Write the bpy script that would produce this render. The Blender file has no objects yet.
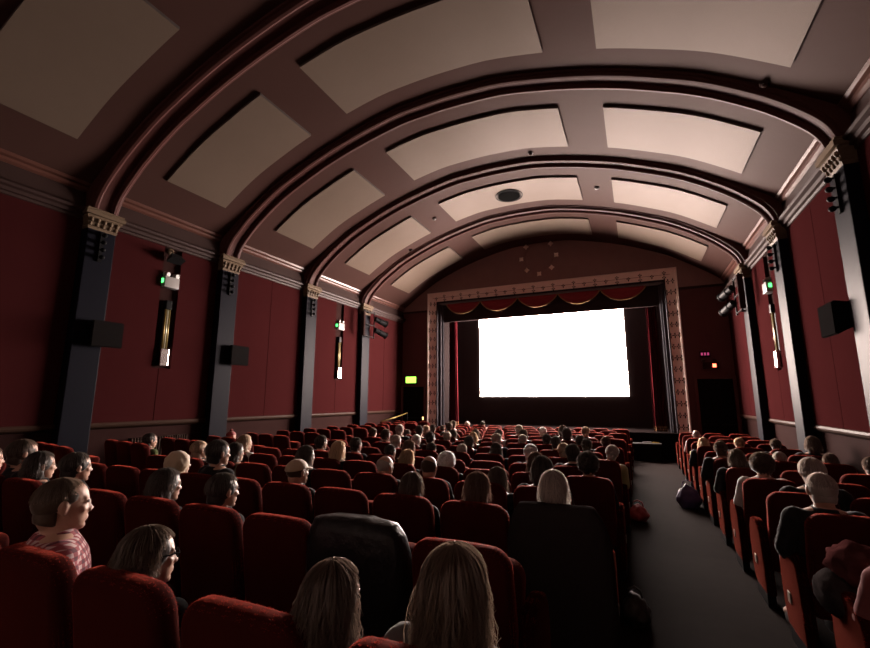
import bpy, bmesh, math, random
from mathutils import Vector, Matrix, noise
random.seed(7)
C = bpy.context.scene.collection
PI = math.pi

# ------------------------------------------------------------------ materials
def mat(name, col, rough=0.6, sheen=0.0, sheen_tint=None, metal=0.0, spec=0.5, bump=0.0, bscale=40.0, vary=0.0, vscale=3.0, emit=None, estr=0.0, coat=0.0, dist=0.01):
    m = bpy.data.materials.new(name); m.use_nodes = True
    nt = m.node_tree; b = nt.nodes['Principled BSDF']
    b.inputs['Base Color'].default_value = (*col, 1)
    b.inputs['Roughness'].default_value = rough
    b.inputs['Metallic'].default_value = metal
    b.inputs['Specular IOR Level'].default_value = spec
    if sheen:
        b.inputs['Sheen Weight'].default_value = sheen
        b.inputs['Sheen Roughness'].default_value = 0.35
        b.inputs['Sheen Tint'].default_value = (*(sheen_tint or (1, 1, 1)), 1)
    if coat: b.inputs['Coat Weight'].default_value = coat
    if emit:
        b.inputs['Emission Color'].default_value = (*emit, 1)
        b.inputs['Emission Strength'].default_value = estr
    tc = None
    if bump or vary:
        tc = nt.nodes.new('ShaderNodeTexCoord')
    if bump:
        n = nt.nodes.new('ShaderNodeTexNoise'); n.inputs['Scale'].default_value = bscale; n.inputs['Detail'].default_value = 4
        nt.links.new(tc.outputs['Object'], n.inputs['Vector'])
        bp = nt.nodes.new('ShaderNodeBump'); bp.inputs['Strength'].default_value = bump; bp.inputs['Distance'].default_value = dist
        nt.links.new(n.outputs['Fac'], bp.inputs['Height']); nt.links.new(bp.outputs['Normal'], b.inputs['Normal'])
    if vary:
        n2 = nt.nodes.new('ShaderNodeTexNoise'); n2.inputs['Scale'].default_value = vscale; n2.inputs['Detail'].default_value = 5
        nt.links.new(tc.outputs['Object'], n2.inputs['Vector'])
        mx = nt.nodes.new('ShaderNodeMix'); mx.data_type = 'RGBA'
        mx.inputs['A'].default_value = (*[c * (1 - vary) for c in col], 1)
        mx.inputs['B'].default_value = (*[min(1, c * (1 + vary)) for c in col], 1)
        nt.links.new(n2.outputs['Fac'], mx.inputs['Factor']); nt.links.new(mx.outputs['Result'], b.inputs['Base Color'])
    return m

M = {}
M['vault'] = mat('vault_plaster', (.040, .0205, .0175), .5, spec=.017, bump=.15, bscale=6, vary=.12, vscale=.7)
M['panel'] = mat('panel_cloth', (.090, .0675, .052), .5, spec=.07, bump=.2, bscale=120, vary=.04)
M['panel_edge'] = mat('panel_edge', (.06, .045, .04), .85)
M['rib'] = mat('rib_paint', (0.0558, 0.0210, 0.0182), .55, spec=0.06, vary=.1)
M['cornice'] = mat('cornice_paint', (0.0293, 0.0169, 0.0153), .45, spec=0.08, vary=.12)
M['cornice_gilt'] = mat('cornice_gilt', (0.0720, 0.0300, 0.0225), .28, vary=.15, spec=0.25)
M['red_wall'] = mat('red_wall_cloth', (.030, .0068, .0072), .9, spec=0.0, bump=.15, bscale=150, vary=.1, vscale=1.5)
M['mauve'] = mat('mauve_plaster', (0.0211, 0.0099, 0.0091), .85, spec=0.01, bump=.15, bscale=12, vary=.2, vscale=2)
M['rail'] = mat('dado_rail_paint', (0.0293, 0.0158, 0.0112), .5, spec=0.03)
M['slate'] = mat('slate_blue_paint', (0.0057, 0.0060, 0.0097), .5, spec=0.03, vary=.15, vscale=4)
M['gilt'] = mat('pale_gilt', (0.1062, 0.0765, 0.0510), .5, vary=.2, vscale=15, spec=0.05)
M['gold'] = mat('brass_gold', (0.1750, 0.1260, 0.0385), .35, metal=.4, spec=0.2)
M['black'] = mat('black_matt', (0.0081, 0.0077, 0.0077), .75, spec=0.0)
M['black_metal'] = mat('black_metal', (0.0096, 0.0096, 0.0101), .4, spec=0.03)
M['door'] = mat('door_black', (.006, .006, .006), .9, spec=0.0)
M['back_maroon'] = mat('maroon_wall', (0.0863, 0.0375, 0.0375), .85, spec=0.0, vary=.1)
M['tympanum'] = mat('tympanum_plaster', (0.2025, 0.1237, 0.1162), .85, spec=0.0, vary=.12)
M['frame_cream'] = mat('frame_cream', (0.6720, 0.5600, 0.4960), .5, vary=.08, vscale=6, spec=0.1)
M['frame_dark'] = mat('frame_stud_dark', (.012, .008, .008), .7, spec=.1)
M['reveal'] = mat('reveal_slate', (0.0294, 0.0273, 0.0315), .6, spec=0.02)
M['soffit'] = mat('soffit_paint', (0.1260, 0.1134, 0.1176), .5, spec=0.1)
M['velour'] = mat('black_velour', (0.0216, 0.0162, 0.0162), .95, spec=0.0)
M['curtain'] = mat('red_velvet_curtain', (0.0315, 0.0032, 0.0050), .8, spec=0.0, sheen=.15, sheen_tint=(1, .3, .3))
M['fringe'] = mat('gold_fringe', (.2, .11, .055), .7, spec=.05)
M['swag'] = mat('red_swag_velvet', (.20, .03, .036), .85, spec=.03)
M['carpet'] = mat('charcoal_carpet', (.014, .0105, .0098), .8, spec=.006, bump=.4, bscale=200, vary=.2, vscale=6)
M['stage_wood'] = mat('stage_boards', (0.0060, 0.0045, 0.0045), .9, spec=0.0)
M['stage_front'] = mat('stage_front_paint', (0.0065, 0.0047, 0.0047), .9, spec=0.0, vary=.15)
M['lit_top'] = mat('lit_top', (0.0390, 0.0360, 0.0345), .6, spec=0.05)  # black block's top painted lighter, light falling on it put into the colour
M['velvet'] = mat('red_velvet', (0.0410, 0.0061, 0.0053), .85, spec=0.02, sheen=.3, sheen_tint=(1, .16, .1), bump=.25, bscale=160, vary=.18, vscale=7, dist=.004)
M['velvet_arm'] = mat('red_carpet_panel', (0.0223, 0.0030, 0.0021), .9, spec=0.0, sheen=.1, sheen_tint=(1, .25, .18), bump=.5, bscale=220, vary=.25, vscale=25, dist=.004)
M['plate'] = mat('row_plate', (.3, .27, .22), .35, metal=.6)
M['white'] = mat('white_plastic', (0.2450, 0.2380, 0.2310), .4, spec=0.2)
M['glass_dark'] = mat('lamp_glass', (.3, .28, .2), .15)
M['speaker'] = mat('speaker_cloth', (0.0085, 0.0077, 0.0077), .7, bump=.2, bscale=300, spec=0.0)
M['rear'] = mat('rear_wall_paint', (.27, .22, .205), .85, spec=0.0)
M['chrome'] = mat('chrome', (0.5600, 0.5460, 0.5250), .22, metal=1.0)
M['screen'] = mat('screen_light', (.8, .8, .8), .6, emit=(1.0, .80, .71), estr=105.0)
M['exit_glow'] = mat('exit_glow', (.2, .6, .1), .4, emit=(.42, 1.0, .09), estr=2.6)
M['green_led'] = mat('green_led', (.05, .5, .1), .4, emit=(.1, 1, .2), estr=3.0)
M['red_led'] = mat('red_led', (.5, .05, .02), .4, emit=(1, .12, .06), estr=7.0)
M['pink_led'] = mat('pink_led', (.5, .05, .2), .4, emit=(.8, .1, .3), estr=.5)
M['warm_lamp'] = mat('warm_lamp', (.6, .4, .2), .4, emit=(1, .55, .2), estr=4.0)
M['skin'] = mat('skin', (.42, .24, .17), .5, bump=.05, bscale=60, vary=.08, vscale=20)
M['eye_white'] = mat('eye', (.12, .09, .08), .2)
M['shoe'] = mat('shoe_leather', (.02, .018, .018), .35)
M['trousers'] = mat('dark_denim', (.016, .017, .022), .85, bump=.2, bscale=60)
M['coat'] = mat('black_wool_coat', (0.0260, 0.0220, 0.0220), .95, spec=0.0, bump=.5, bscale=9, dist=.02)
M['leather'] = mat('black_leather', (0.0096, 0.0096, 0.0112), .42, bump=.6, bscale=14, dist=.02, spec=0.25)
M['x_pink'] = mat('dusty_pink_cloth', (0.0585, 0.0203, 0.0203), .85, bump=.5, bscale=12, dist=.02, spec=0.0)
M['purple'] = mat('purple_bag_cloth', (.05, .03, .1), .6, bump=.4, bscale=20, dist=.01)
M['redbag'] = mat('red_bag_cloth', (.25, .015, .02), .6, bump=.4, bscale=20, dist=.01)
M['darkbag'] = mat('dark_bag_cloth', (.016, .015, .013), .6, bump=.4, bscale=20, dist=.01)
M['yellow'] = mat('yellow_card', (.6, .42, .05), .5)
M['popcorn'] = mat('popcorn_cream', (.5, .42, .28), .8, bump=.8, bscale=60)
# SPECTINT: warm satin sheen on the painted vault and panels
for k in ('vault', 'panel'): M[k].node_tree.nodes['Principled BSDF'].inputs['Specular Tint'].default_value = (1, .72, .62, 1)
HC = {'black': (.014, .011, .01), 'brown': (.036, .021, .014), 'lightbrown': (.06, .038, .024), 'grey': (.24, .215, .195), 'white': (.55, .52, .5),
      'fair': (.24, .185, .135), 'blonde': (.25, .185, .12), 'auburn': (.055, .023, .014), 'beige': (.42, .33, .23), 'red': (.2, .03, .03)}
HM = {k: mat('hair_' + k, v, .55, spec=.25, sheen=.35, bump=.35, bscale=70, dist=.006) for k, v in HC.items()}
def fibre(name, col, k, gl=.25):
    m = bpy.data.materials.new(name); m.use_nodes = True; nt = m.node_tree; nt.nodes.clear()
    out = nt.nodes.new('ShaderNodeOutputMaterial'); mx = nt.nodes.new('ShaderNodeMixShader'); m2 = nt.nodes.new('ShaderNodeMixShader')
    t = nt.nodes.new('ShaderNodeBsdfTranslucent'); d = nt.nodes.new('ShaderNodeBsdfDiffuse'); g = nt.nodes.new('ShaderNodeBsdfGlossy')
    c = (*[min(.9, v * k) for v in col], 1); t.inputs['Color'].default_value = c; d.inputs['Color'].default_value = c
    g.inputs['Color'].default_value = (*[min(.9, .25 + v * k) for v in col], 1); g.inputs['Roughness'].default_value = .35
    mx.inputs['Fac'].default_value = .35; m2.inputs['Fac'].default_value = gl
    nt.links.new(t.outputs[0], mx.inputs[1]); nt.links.new(d.outputs[0], mx.inputs[2]); nt.links.new(mx.outputs[0], m2.inputs[1]); nt.links.new(g.outputs[0], m2.inputs[2]); nt.links.new(m2.outputs[0], out.inputs['Surface'])
    return m
HS = {k: fibre('hair_strand_' + k, [min(.75, c * 1.25 + .04 * t) for c, t in zip(v, (1.1, .95, .82))], 1.7, .15) for k, v in HC.items()}
M['pile'] = fibre('velvet_pile', (.19, .022, .016), 1.6, .02)
TC = {'black': (.016, .015, .016), 'green': (.06, .075, .028), 'beige': (.4, .31, .21), 'grey': (.1, .095, .095), 'plum': (.07, .018, .035), 'white': (.5, .47, .45),
      'pink': (.55, .33, .33), 'dusty': (.16, .055, .055), 'olive': (.24, .2, .095), 'scarf': (.13, .12, .09), 'red': (.25, .02, .03)}
TM = {k: mat('cloth_' + k, v, .9, spec=.03, sheen=.15, bump=.4, bscale=11, dist=.015) for k, v in TC.items()}
def plaid():
    m = mat('cloth_plaid', (.3, .08, .09), .85); nt = m.node_tree; b = nt.nodes['Principled BSDF']
    tc = nt.nodes.new('ShaderNodeTexCoord')
    outs = []
    for d in ('X', 'Z'):
        w = nt.nodes.new('ShaderNodeTexWave'); w.bands_direction = d; w.inputs['Scale'].default_value = 9; nt.links.new(tc.outputs['Object'], w.inputs['Vector'])
        r = nt.nodes.new('ShaderNodeValToRGB'); r.color_ramp.elements[0].position = .45; r.color_ramp.elements[1].position = .55
        nt.links.new(w.outputs['Fac'], r.inputs['Fac']); outs.append(r)
    ad = nt.nodes.new('ShaderNodeMath'); ad.operation = 'ADD'
    nt.links.new(outs[0].outputs['Color'], ad.inputs[0]); nt.links.new(outs[1].outputs['Color'], ad.inputs[1])
    r = nt.nodes.new('ShaderNodeValToRGB'); e = r.color_ramp.elements
    e[0].color = (.09, .015, .03, 1); e[1].color = (.5, .36, .36, 1); x = e.new(.5); x.color = (.25, .045, .06, 1)
    hv = nt.nodes.new('ShaderNodeMath'); hv.operation = 'MULTIPLY'; hv.inputs[1].default_value = .5
    nt.links.new(ad.outputs[0], hv.inputs[0]); nt.links.new(hv.outputs[0], r.inputs['Fac']); nt.links.new(r.outputs['Color'], b.inputs['Base Color'])
    return m
TM['plaid'] = plaid()

# ------------------------------------------------------------------ helpers
def mesh_of(name, bm, mats, smooth=False, recalc=True):
    if recalc: bmesh.ops.recalc_face_normals(bm, faces=bm.faces[:])
    me = bpy.data.meshes.new(name); bm.to_mesh(me); bm.free()
    for m in (mats if isinstance(mats, (list, tuple)) else [mats]): me.materials.append(m)
    if smooth:
        for p in me.polygons: p.use_smooth = True
        if smooth != True:
            try: me.set_sharp_from_angle(angle=smooth)
            except Exception: pass
    return me
def obj(name, me, parent=None, loc=None, rotz=0.0):
    o = bpy.data.objects.new(name, me); C.objects.link(o)
    if parent is not None: o.parent = parent
    if loc is not None: o.location = loc
    if rotz: o.rotation_euler.z = rotz
    return o
def tag(o, label=None, cat=None, group=None, kind=None):
    if label: o['label'] = label
    if cat: o['category'] = cat
    if group: o['group'] = group
    if kind: o['kind'] = kind
    return o
def thing(name, label, cat, loc=(0, 0, 0), rotz=0.0, group=None, kind=None):
    o = bpy.data.objects.new(name, None); C.objects.link(o); o.location = loc; o.rotation_euler.z = rotz
    o.empty_display_size = .1
    return tag(o, label, cat, group, kind)
def part(name, bm, m, parent, smooth=False): return obj(name, mesh_of(name, bm, m, smooth), parent)
def solo(name, bm, m, label, cat, loc=None, smooth=False, group=None, kind=None, rotz=0):
    return tag(obj(name, mesh_of(name, bm, m, smooth), None, loc, rotz), label, cat, group, kind)
def structure(name, bm, m, smooth=False): return tag(obj(name, mesh_of(name, bm, m, smooth)), kind='structure')

def box(bm, x0, x1, y0, y1, z0, z1, mi=0, bevel=0.0):
    vs = [bm.verts.new(p) for p in ((x0, y0, z0), (x1, y0, z0), (x1, y1, z0), (x0, y1, z0), (x0, y0, z1), (x1, y0, z1), (x1, y1, z1), (x0, y1, z1))]
    fs = [bm.faces.new([vs[i] for i in f]) for f in ((3, 2, 1, 0), (4, 5, 6, 7), (0, 1, 5, 4), (1, 2, 6, 5), (2, 3, 7, 6), (3, 0, 4, 7))]
    for f in fs: f.material_index = mi
    if bevel:
        es = list({e for f in fs for e in f.edges})
        r = bmesh.ops.bevel(bm, geom=es, offset=bevel, segments=2, affect='EDGES', profile=.6)
        for f in r['faces']: f.material_index = mi
    return bm
def loft(bm, rings, closed=True, cap=True, mi=0):
    V = [[bm.verts.new(p) for p in r] for r in rings]
    n = len(rings[0])
    for a, b in zip(V, V[1:]):
        for i in range(n if closed else n - 1):
            j = (i + 1) % n
            bm.faces.new((a[i], a[j], b[j], b[i])).material_index = mi
    if cap and closed:
        bm.faces.new(V[0][::-1]).material_index = mi; bm.faces.new(V[-1]).material_index = mi
    return V
def tube(bm, pts, r, n=8, mi=0, cap=True):
    pts = [Vector(p) for p in pts]; rings = []
    rr = r if isinstance(r, (list, tuple)) else [r] * len(pts)
    up = Vector((0, 0, 1))
    for i, p in enumerate(pts):
        t = (pts[min(i + 1, len(pts) - 1)] - pts[max(i - 1, 0)]).normalized()
        a = t.cross(up if abs(t.dot(up)) < .95 else Vector((1, 0, 0))).normalized(); b = t.cross(a)
        rings.append([p + (a * math.cos(k * 2 * PI / n) + b * math.sin(k * 2 * PI / n)) * rr[i] for k in range(n)])
    loft(bm, rings, True, cap, mi); return bm
def ellipsoid(bm, c, r, sub=3, mi=0):
    d = bmesh.ops.create_icosphere(bm, subdivisions=sub, radius=1.0)
    for v in d['verts']:
        v.co = Vector((c[0] + v.co.x * r[0], c[1] + v.co.y * r[1], c[2] + v.co.z * r[2]))
    for f in {f for v in d['verts'] for f in v.link_faces}: f.material_index = mi
    return bm
def cyl(bm, c, axis, r, h, n=20, mi=0, r2=None):
    a = Vector(axis).normalized(); c = Vector(c)
    tube(bm, [c - a * h / 2, c + a * h / 2], [r, r2 if r2 is not None else r], n, mi); return bm
def padded(bm, outline, y0, y1, edge, f, mi=0):
    """rounded cushion: 2-D outline (a,b) swept from y0 to y1 with soft edges; f(a,b,y)->xyz"""
    ca = sum(p[0] for p in outline) / len(outline); cb = sum(p[1] for p in outline) / len(outline)
    rings = []
    K = 4
    def inset(d):
        res = []
        n = len(outline)
        for i, p in enumerate(outline):
            q, s = Vector(outline[i - 1]), Vector(outline[(i + 1) % n])
            t = (s - q).normalized(); nn = Vector((-t.y, t.x))
            if (Vector((ca, cb)) - Vector(p)).dot(nn) < 0: nn = -nn
            res.append((p[0] + nn.x * d, p[1] + nn.y * d))
        return res
    for k in range(K + 1):
        a = PI / 2 * k / K
        rings.append([f(p[0], p[1], y0 + edge * (1 - math.cos(a))) for p in inset(edge * (1 - math.sin(a)))])
    for k in range(K + 1):
        a = PI / 2 * k / K
        rings.append([f(p[0], p[1], y1 - edge + edge * math.sin(a)) for p in inset(edge * (1 - math.cos(a)))])
    loft(bm, rings, True, True, mi); return bm
def round_rect(w, z0, z1, rt, rb, crown=0.0, n=7, taper=0.0):
    """outline in (x,z): bottom corners radius rb, top corners radius rt, top edge bowed up by crown"""
    pts = []
    def arc(cx, cz, r, a0, a1):
        for i in range(n + 1):
            a = a0 + (a1 - a0) * i / n; pts.append((cx + r * math.cos(a), cz + r * math.sin(a)))
    arc(-w + rb, z0 + rb, rb, PI, 1.5 * PI); arc(w - rb, z0 + rb, rb, 1.5 * PI, 2 * PI)
    arc(w - rt, z1 - rt, rt, 0, PI / 2)
    for i in range(1, 6): pts.append(((w - rt) * (1 - 2 * i / 6), z1))
    arc(-w + rt, z1 - rt, rt, PI / 2, PI)
    out = []
    for x, z in pts:
        t = (z - z0) / (z1 - z0)
        out.append((x * (1 - taper * t), z + crown * max(0, t - .6) / .4 * (1 - (x / w) ** 2)))
    return out
def remesh(bm, voxel, mats, name, smooth_it=3):
    me = bpy.data.meshes.new('tmp'); bm.to_mesh(me); bm.free()
    o = bpy.data.objects.new('tmp', me); C.objects.link(o)
    r = o.modifiers.new('r', 'REMESH'); r.mode = 'VOXEL'; r.voxel_size = voxel; r.use_smooth_shade = True
    s = o.modifiers.new('s', 'SMOOTH'); s.iterations = smooth_it; s.factor = .5
    dg = bpy.context.evaluated_depsgraph_get(); dg.update()
    res = bpy.data.meshes.new_from_object(o.evaluated_get(dg)); res.name = name
    bpy.data.objects.remove(o); bpy.data.meshes.remove(me)
    res.materials.clear()
    for m in (mats if isinstance(mats, (list, tuple)) else [mats]): res.materials.append(m)
    for p in res.polygons: p.use_smooth = True
    return res
def lerp(x, xs, ys):
    if x <= xs[0]: return ys[0]
    for a, b, c, d in zip(xs, xs[1:], ys, ys[1:]):
        if x <= b: return c + (d - c) * (x - a) / (b - a)
    return ys[-1]
def floor_z(y): return lerp(y, [-3, .8, 6, 15], [.42, .35, .13, .10])
ORD = ['first', 'second', 'third', 'fourth', 'fifth', 'sixth', 'seventh', 'eighth', 'ninth', 'tenth', 'eleventh', 'twelfth', 'thirteenth', 'fourteenth', 'fifteenth']

# ------------------------------------------------------------------ camera (solved from the photograph's vanishing points)
RT = Vector((0.909644, 0.41538589, 0.00153523)); UP = Vector((0.06946796, -0.15576803, 0.98534792)); FW = Vector((-0.40953877, 0.89620917, 0.17054947))
cam = bpy.data.cameras.new('camera'); cam.sensor_width = 36; cam.lens = 436.351 / 870 * 36; cam.clip_start = .02
co = bpy.data.objects.new('camera', cam); C.objects.link(co)
mw = Matrix.Identity(4)
for i in range(3): mw[i][0], mw[i][1], mw[i][2] = RT[i], UP[i], -FW[i]
mw[0][3], mw[1][3], mw[2][3] = 0, 0, 1.85
co.matrix_world = mw
sc = bpy.context.scene; sc.camera = co
sc.view_settings.view_transform = 'Standard'; sc.view_settings.look = 'None'; sc.view_settings.gamma = 1; sc.view_settings.use_curve_mapping = False
sc.view_settings.exposure = 0.0
sc.cycles.use_denoising = True
sc.cycles.max_bounces = 6; sc.cycles.diffuse_bounces = 4; sc.cycles.sample_clamp_indirect = 3
w = bpy.data.worlds.new('world'); sc.world = w; w.use_nodes = True
w.node_tree.nodes['Background'].inputs['Color'].default_value = (1, .9, .82, 1)
w.node_tree.nodes['Background'].inputs['Strength'].default_value = .0015

# ------------------------------------------------------------------ shell
XL, XR, XC, A = -8.42, 2.70, -2.856, 5.372
YB, Y0 = 15.2, -2.5                     # back wall, rear end of what is built
PIL = [4.13, 6.80, 9.58, 12.36]
FR = [0, .1, .2, .35, .5, .63, .75, .87, .95, .985, 1.0]
ZR = [7.33, 7.315, 7.27, 7.10, 6.87, 6.6, 6.3, 5.88, 5.5, 5.25, 5.0]
def catmull(xs, ys, n):
    P = list(zip(xs, ys)); P = [(-P[1][0], P[1][1])] + P + [P[-1]]
    out = []
    for i in range(1, len(P) - 2):
        for k in range(n):
            t = k / n; q = []
            for c in (0, 1):
                p0, p1, p2, p3 = P[i - 1][c], P[i][c], P[i + 1][c], P[i + 2][c]
                q.append(.5 * (2 * p1 + (p2 - p0) * t + (2 * p0 - 5 * p1 + 4 * p2 - p3) * t * t + (3 * p1 - p0 - 3 * p2 + p3) * t ** 3))
            out.append(tuple(q))
    out.append(P[-2]); return out
half = catmull(FR, ZR, 5)
INTR = [(XC - x * A, z) for x, z in reversed(half)] + [(XC + x * A, z) for x, z in half[1:]]     # rib intrados, left to right
VX = [0, .1, .2, .35, .5, .63, .75, .87, .96, 1.02]
VZ = [7.415, 7.40, 7.355, 7.185, 6.955, 6.69, 6.40, 6.0, 5.66, 5.42]
vh = catmull(VX, VZ, 5)
VAULT = [(XC - x * A, z) for x, z in reversed(vh)] + [(XC + x * A, z) for x, z in vh[1:]]
def vault_z(x):
    return lerp(x, [p[0] for p in VAULT], [p[1] for p in VAULT])

# floor, raked
bm = bmesh.new()
ys = [Y0, .8, 2, 4, 6, 9, 12, 15.0]
loft(bm, [[(XL - .15, y, floor_z(y)), (XR + .15, y, floor_z(y)), (XR + .15, y, -.3), (XL - .15, y, -.3)] for y in ys])
structure('floor', bm, M['carpet'])
# ceiling: the barrel vault with a solid back
bm = bmesh.new()
ring = [(x, z) for x, z in VAULT]; outer = [(XC + (x - XC) * 1.04, z + .25) for x, z in reversed(VAULT)]
loft(bm, [[(x, y, z) for x, z in ring + outer] for y in (Y0, YB)])
structure('ceiling', bm, M['vault'], .5)

# walls: plaster with stretched red cloth above the dado; the cloth stops short around the lamp niches
def side_wall(name, x, s, notches, label):
    bm = bmesh.new()
    box(bm, min(x, x - s * .3), max(x, x - s * .3), Y0, YB + .25, -.2, 5.75, 0)
    edges = [Y0, 1.36] + PIL + [YB]
    def cloth(y0, y1, z0, z1):
        if y1 - y0 > .02: box(bm, min(x, x + s * .06), max(x, x + s * .06), y0, y1, z0, z1, 1)
    for a, b in zip(edges, edges[1:]):
        a2 = a + (.24 if a in PIL else 0); b2 = b - (.24 if b in PIL else 0)
        mid = (a + b) / 2
        nt = [n for n in notches if a < n[0] < b]
        if nt:
            n0, n1 = nt[0]
            cloth(a2, n0, 1.42, 4.9); cloth(n1, b2, 1.42, 4.9)
            cloth(n0, mid - .006, 1.42, 2.44) if mid > n0 else None
            cloth(max(n0, mid + .006), n1, 1.42, 2.44)
        else:
            cloth(a2, mid - .006, 1.42, 4.9); cloth(mid + .006, b2, 1.42, 4.9)
    structure(name, bm, [M['mauve'], M['red_wall']])
side_wall('wall_left', XL, 1, [(5.33, 5.70), (10.88, 11.27)], '')
side_wall('wall_right', XR, -1, [(10.62, 11.0)], '')
bm = bmesh.new(); box(bm, XL - .3, XR + .3, Y0 - .3, Y0, -.2, 7.9)
structure('wall_rear', bm, M['rear'])
# dado rails and cornices run the length of each wall
def run(name, x, s, prof, m, smooth=False):
    bm = bmesh.new()
    loft(bm, [[(x + s * d, y, z) for d, z in prof] for y in (Y0, YB)])
    return structure(name, bm, m, smooth)
for i, (x, s) in enumerate(((XL, 1), (XR, -1))):
    run('trim_%d' % (1 + i), x, s, [(0, 1.34), (.05, 1.36), (.075, 1.38), (.085, 1.41), (.075, 1.44), (.06, 1.45), (0, 1.45)], M['rail'])
    run('trim_%d' % (3 + i), x, s, [(0, 4.84), (.08, 4.86), (.09, 4.9), (.13, 4.91), (.14, 4.96), (.19, 4.98), (.2, 5.02), (.12, 5.05), (.08, 5.1), (.06, 5.36), (0, 5.4)], M['cornice'])
    run('trim_%d' % (5 + i), x, s, [(0, 5.33), (.07, 5.34), (.11, 5.37), (.12, 5.41), (.09, 5.42), (.15, 5.44), (.17, 5.48), (.15, 5.52), (.0, 5.56)], M['cornice_gilt'])
for i, (x, s) in enumerate(((XL, 1), (XR, -1))):
    bm = bmesh.new(); box(bm, min(x, x + s * .03), max(x, x + s * .03), Y0, YB, .05, .5)
    structure('baseboard_' + ('left', 'right')[i], bm, M['mauve'])

# arched ribs
SEC = [(-.25, .30), (-.25, .10), (-.235, .06), (-.20, .05), (-.195, .03), (-.17, .005), (-.13, .0), (-.10, .02), (-.09, .06), (.09, .06), (.10, .02), (.13, .0), (.17, .005), (.195, .03), (.20, .05), (.235, .06), (.25, .10), (.25, .30)]
def arch(y, idx):
    bm = bmesh.new(); n = len(INTR); rings = []
    for i, (x, z) in enumerate(INTR):
        a, b = INTR[max(0, i - 1)], INTR[min(n - 1, i + 1)]
        t = Vector((b[0] - a[0], b[1] - a[1])).normalized(); nx, nz = -t.y, t.x     # outward
        if i in (0, n - 1): nx, nz = (-1 if i == 0 else 1), 0
        rings.append([(x + nx * d, y + o, z + nz * d) for o, d in SEC])
    loft(bm, rings)
    structure('trim_%d' % idx, bm, M['rib'], .6)
for i, y in enumerate(PIL): arch(y, 7 + i)

# pilasters with capitals and the row of small spots hung below
def pilaster(x, s, y, lab, lights=True):
    p = thing('pilaster', lab, 'pilaster', (x, y, 0), kind='structure')
    bm = bmesh.new(); D = .2 * s
    f = floor_z(y) - .02
    box(bm, min(0, D), max(0, D), -.22, .22, f, 4.74, 0, .012)
    part('shaft', bm, M['slate'], p)
    bm = bmesh.new()
    prof = [(4.70, .0), (4.74, .015), (4.76, .0), (4.80, .012), (4.86, .03), (4.90, .055), (4.93, .05), (4.94, .085), (5.0, .09), (5.02, .07), (5.05, .07)]
    rings = []
    for z, e in prof:
        x0, x1 = sorted((-.0, D + s * e)); w2 = .22 + e
        rings.append([(x0, -w2, z), (x1, -w2, z), (x1, w2, z), (x0, w2, z)])
    loft(bm, rings)
    for k in range(5):
        yy = -.2 + k * .1
        ellipsoid(bm, (D + s * .035, yy, 4.86), (.03, .035, .045), 2); ellipsoid(bm, (D + s * .012, yy, 4.79), (.018, .028, .04), 2)
    part('capital', bm, M['gilt'], p, .5)
    if lights:
        bm = bmesh.new()
        box(bm, min(D, D + s * .03), max(D, D + s * .03), -.03, .03, 4.16, 4.68)
        for k in range(4):
            z = 4.24 + k * .13
            box(bm, min(D, D + s * .07), max(D, D + s * .07), -.012, .012, z - .012, z + .012)
            ellipsoid(bm, (D + s * .09, .0, z - .01), (.045, .04, .04), 2)
        part('ornament_drop', bm, M['black_metal'], p, .6)
    return p
PLN = ['first pilaster from the left edge, beside the nearest left wall speaker', 'second slate pilaster along the left wall, behind the farther left speaker', 'third slate pilaster along the left wall, between the last two left lamp bays', 'slate pilaster on the left wall nearest the stage, carrying spotlights']
for i, y in enumerate(PIL): pilaster(XL, 1, y, PLN[i], i < 3)
PRN = ['slate pilaster on the right wall beside the speaker', 'slate pilaster on the right wall behind the lamp niche', 'slate pilaster on the right wall nearest the stage, carrying spotlights']
for i, y in enumerate(PIL[1:]): pilaster(XR, -1, y, PRN[i], i < 2)

# acoustic panels hung just under the vault
def acoustic_panel(x0, x1, y0, y1, label):
    bm = bmesh.new(); n = 16
    xs = [x0 + (x1 - x0) * i / n for i in range(n + 1)]
    V = {}
    for lay, off in ((0, -.045), (1, .02)):
        for j, y in enumerate((y0, y1)):
            for i, x in enumerate(xs): V[lay, j, i] = bm.verts.new((x, y, vault_z(x) + off))
    for i in range(n):
        bm.faces.new((V[0, 0, i], V[0, 0, i + 1], V[0, 1, i + 1], V[0, 1, i])).material_index = 0
        bm.faces.new((V[1, 0, i], V[1, 1, i], V[1, 1, i + 1], V[1, 0, i + 1])).material_index = 0
        for j in (0, 1): bm.faces.new((V[0, j, i], V[1, j, i], V[1, j, i + 1], V[0, j, i + 1])).material_index = 1
    for i in (0, n): bm.faces.new((V[0, 0, i], V[0, 1, i], V[1, 1, i], V[1, 0, i])).material_index = 1
    o = solo('acoustic_panel', bm, [M['panel'], M['panel_edge']], label, 'ceiling panel', group='ceiling panels', smooth=.4)
    return o
BN = ['bay right overhead', 'bay just behind the second arch', 'bay between the second and third arches', 'bay with the round vent', 'bay nearest the screen wall']
BAYS = [(2.05, 3.34), (4.80, 6.08), (7.52, 8.87), (10.33, 11.63), (13.05, 14.4)]
for b, (a, c) in enumerate(BAYS):
    for n, (x0, x1) in (('left', (-7.68, -5.46)), ('middle', (-4.62, -.96)), ('right', (-.19, 1.98))):
        if b == 0 and n == 'right': continue
        if b == 0 and n == 'middle': continue
        acoustic_panel(x0, x1, a, c, '%s beige ceiling panel in the %s' % (n, BN[b]))
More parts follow.
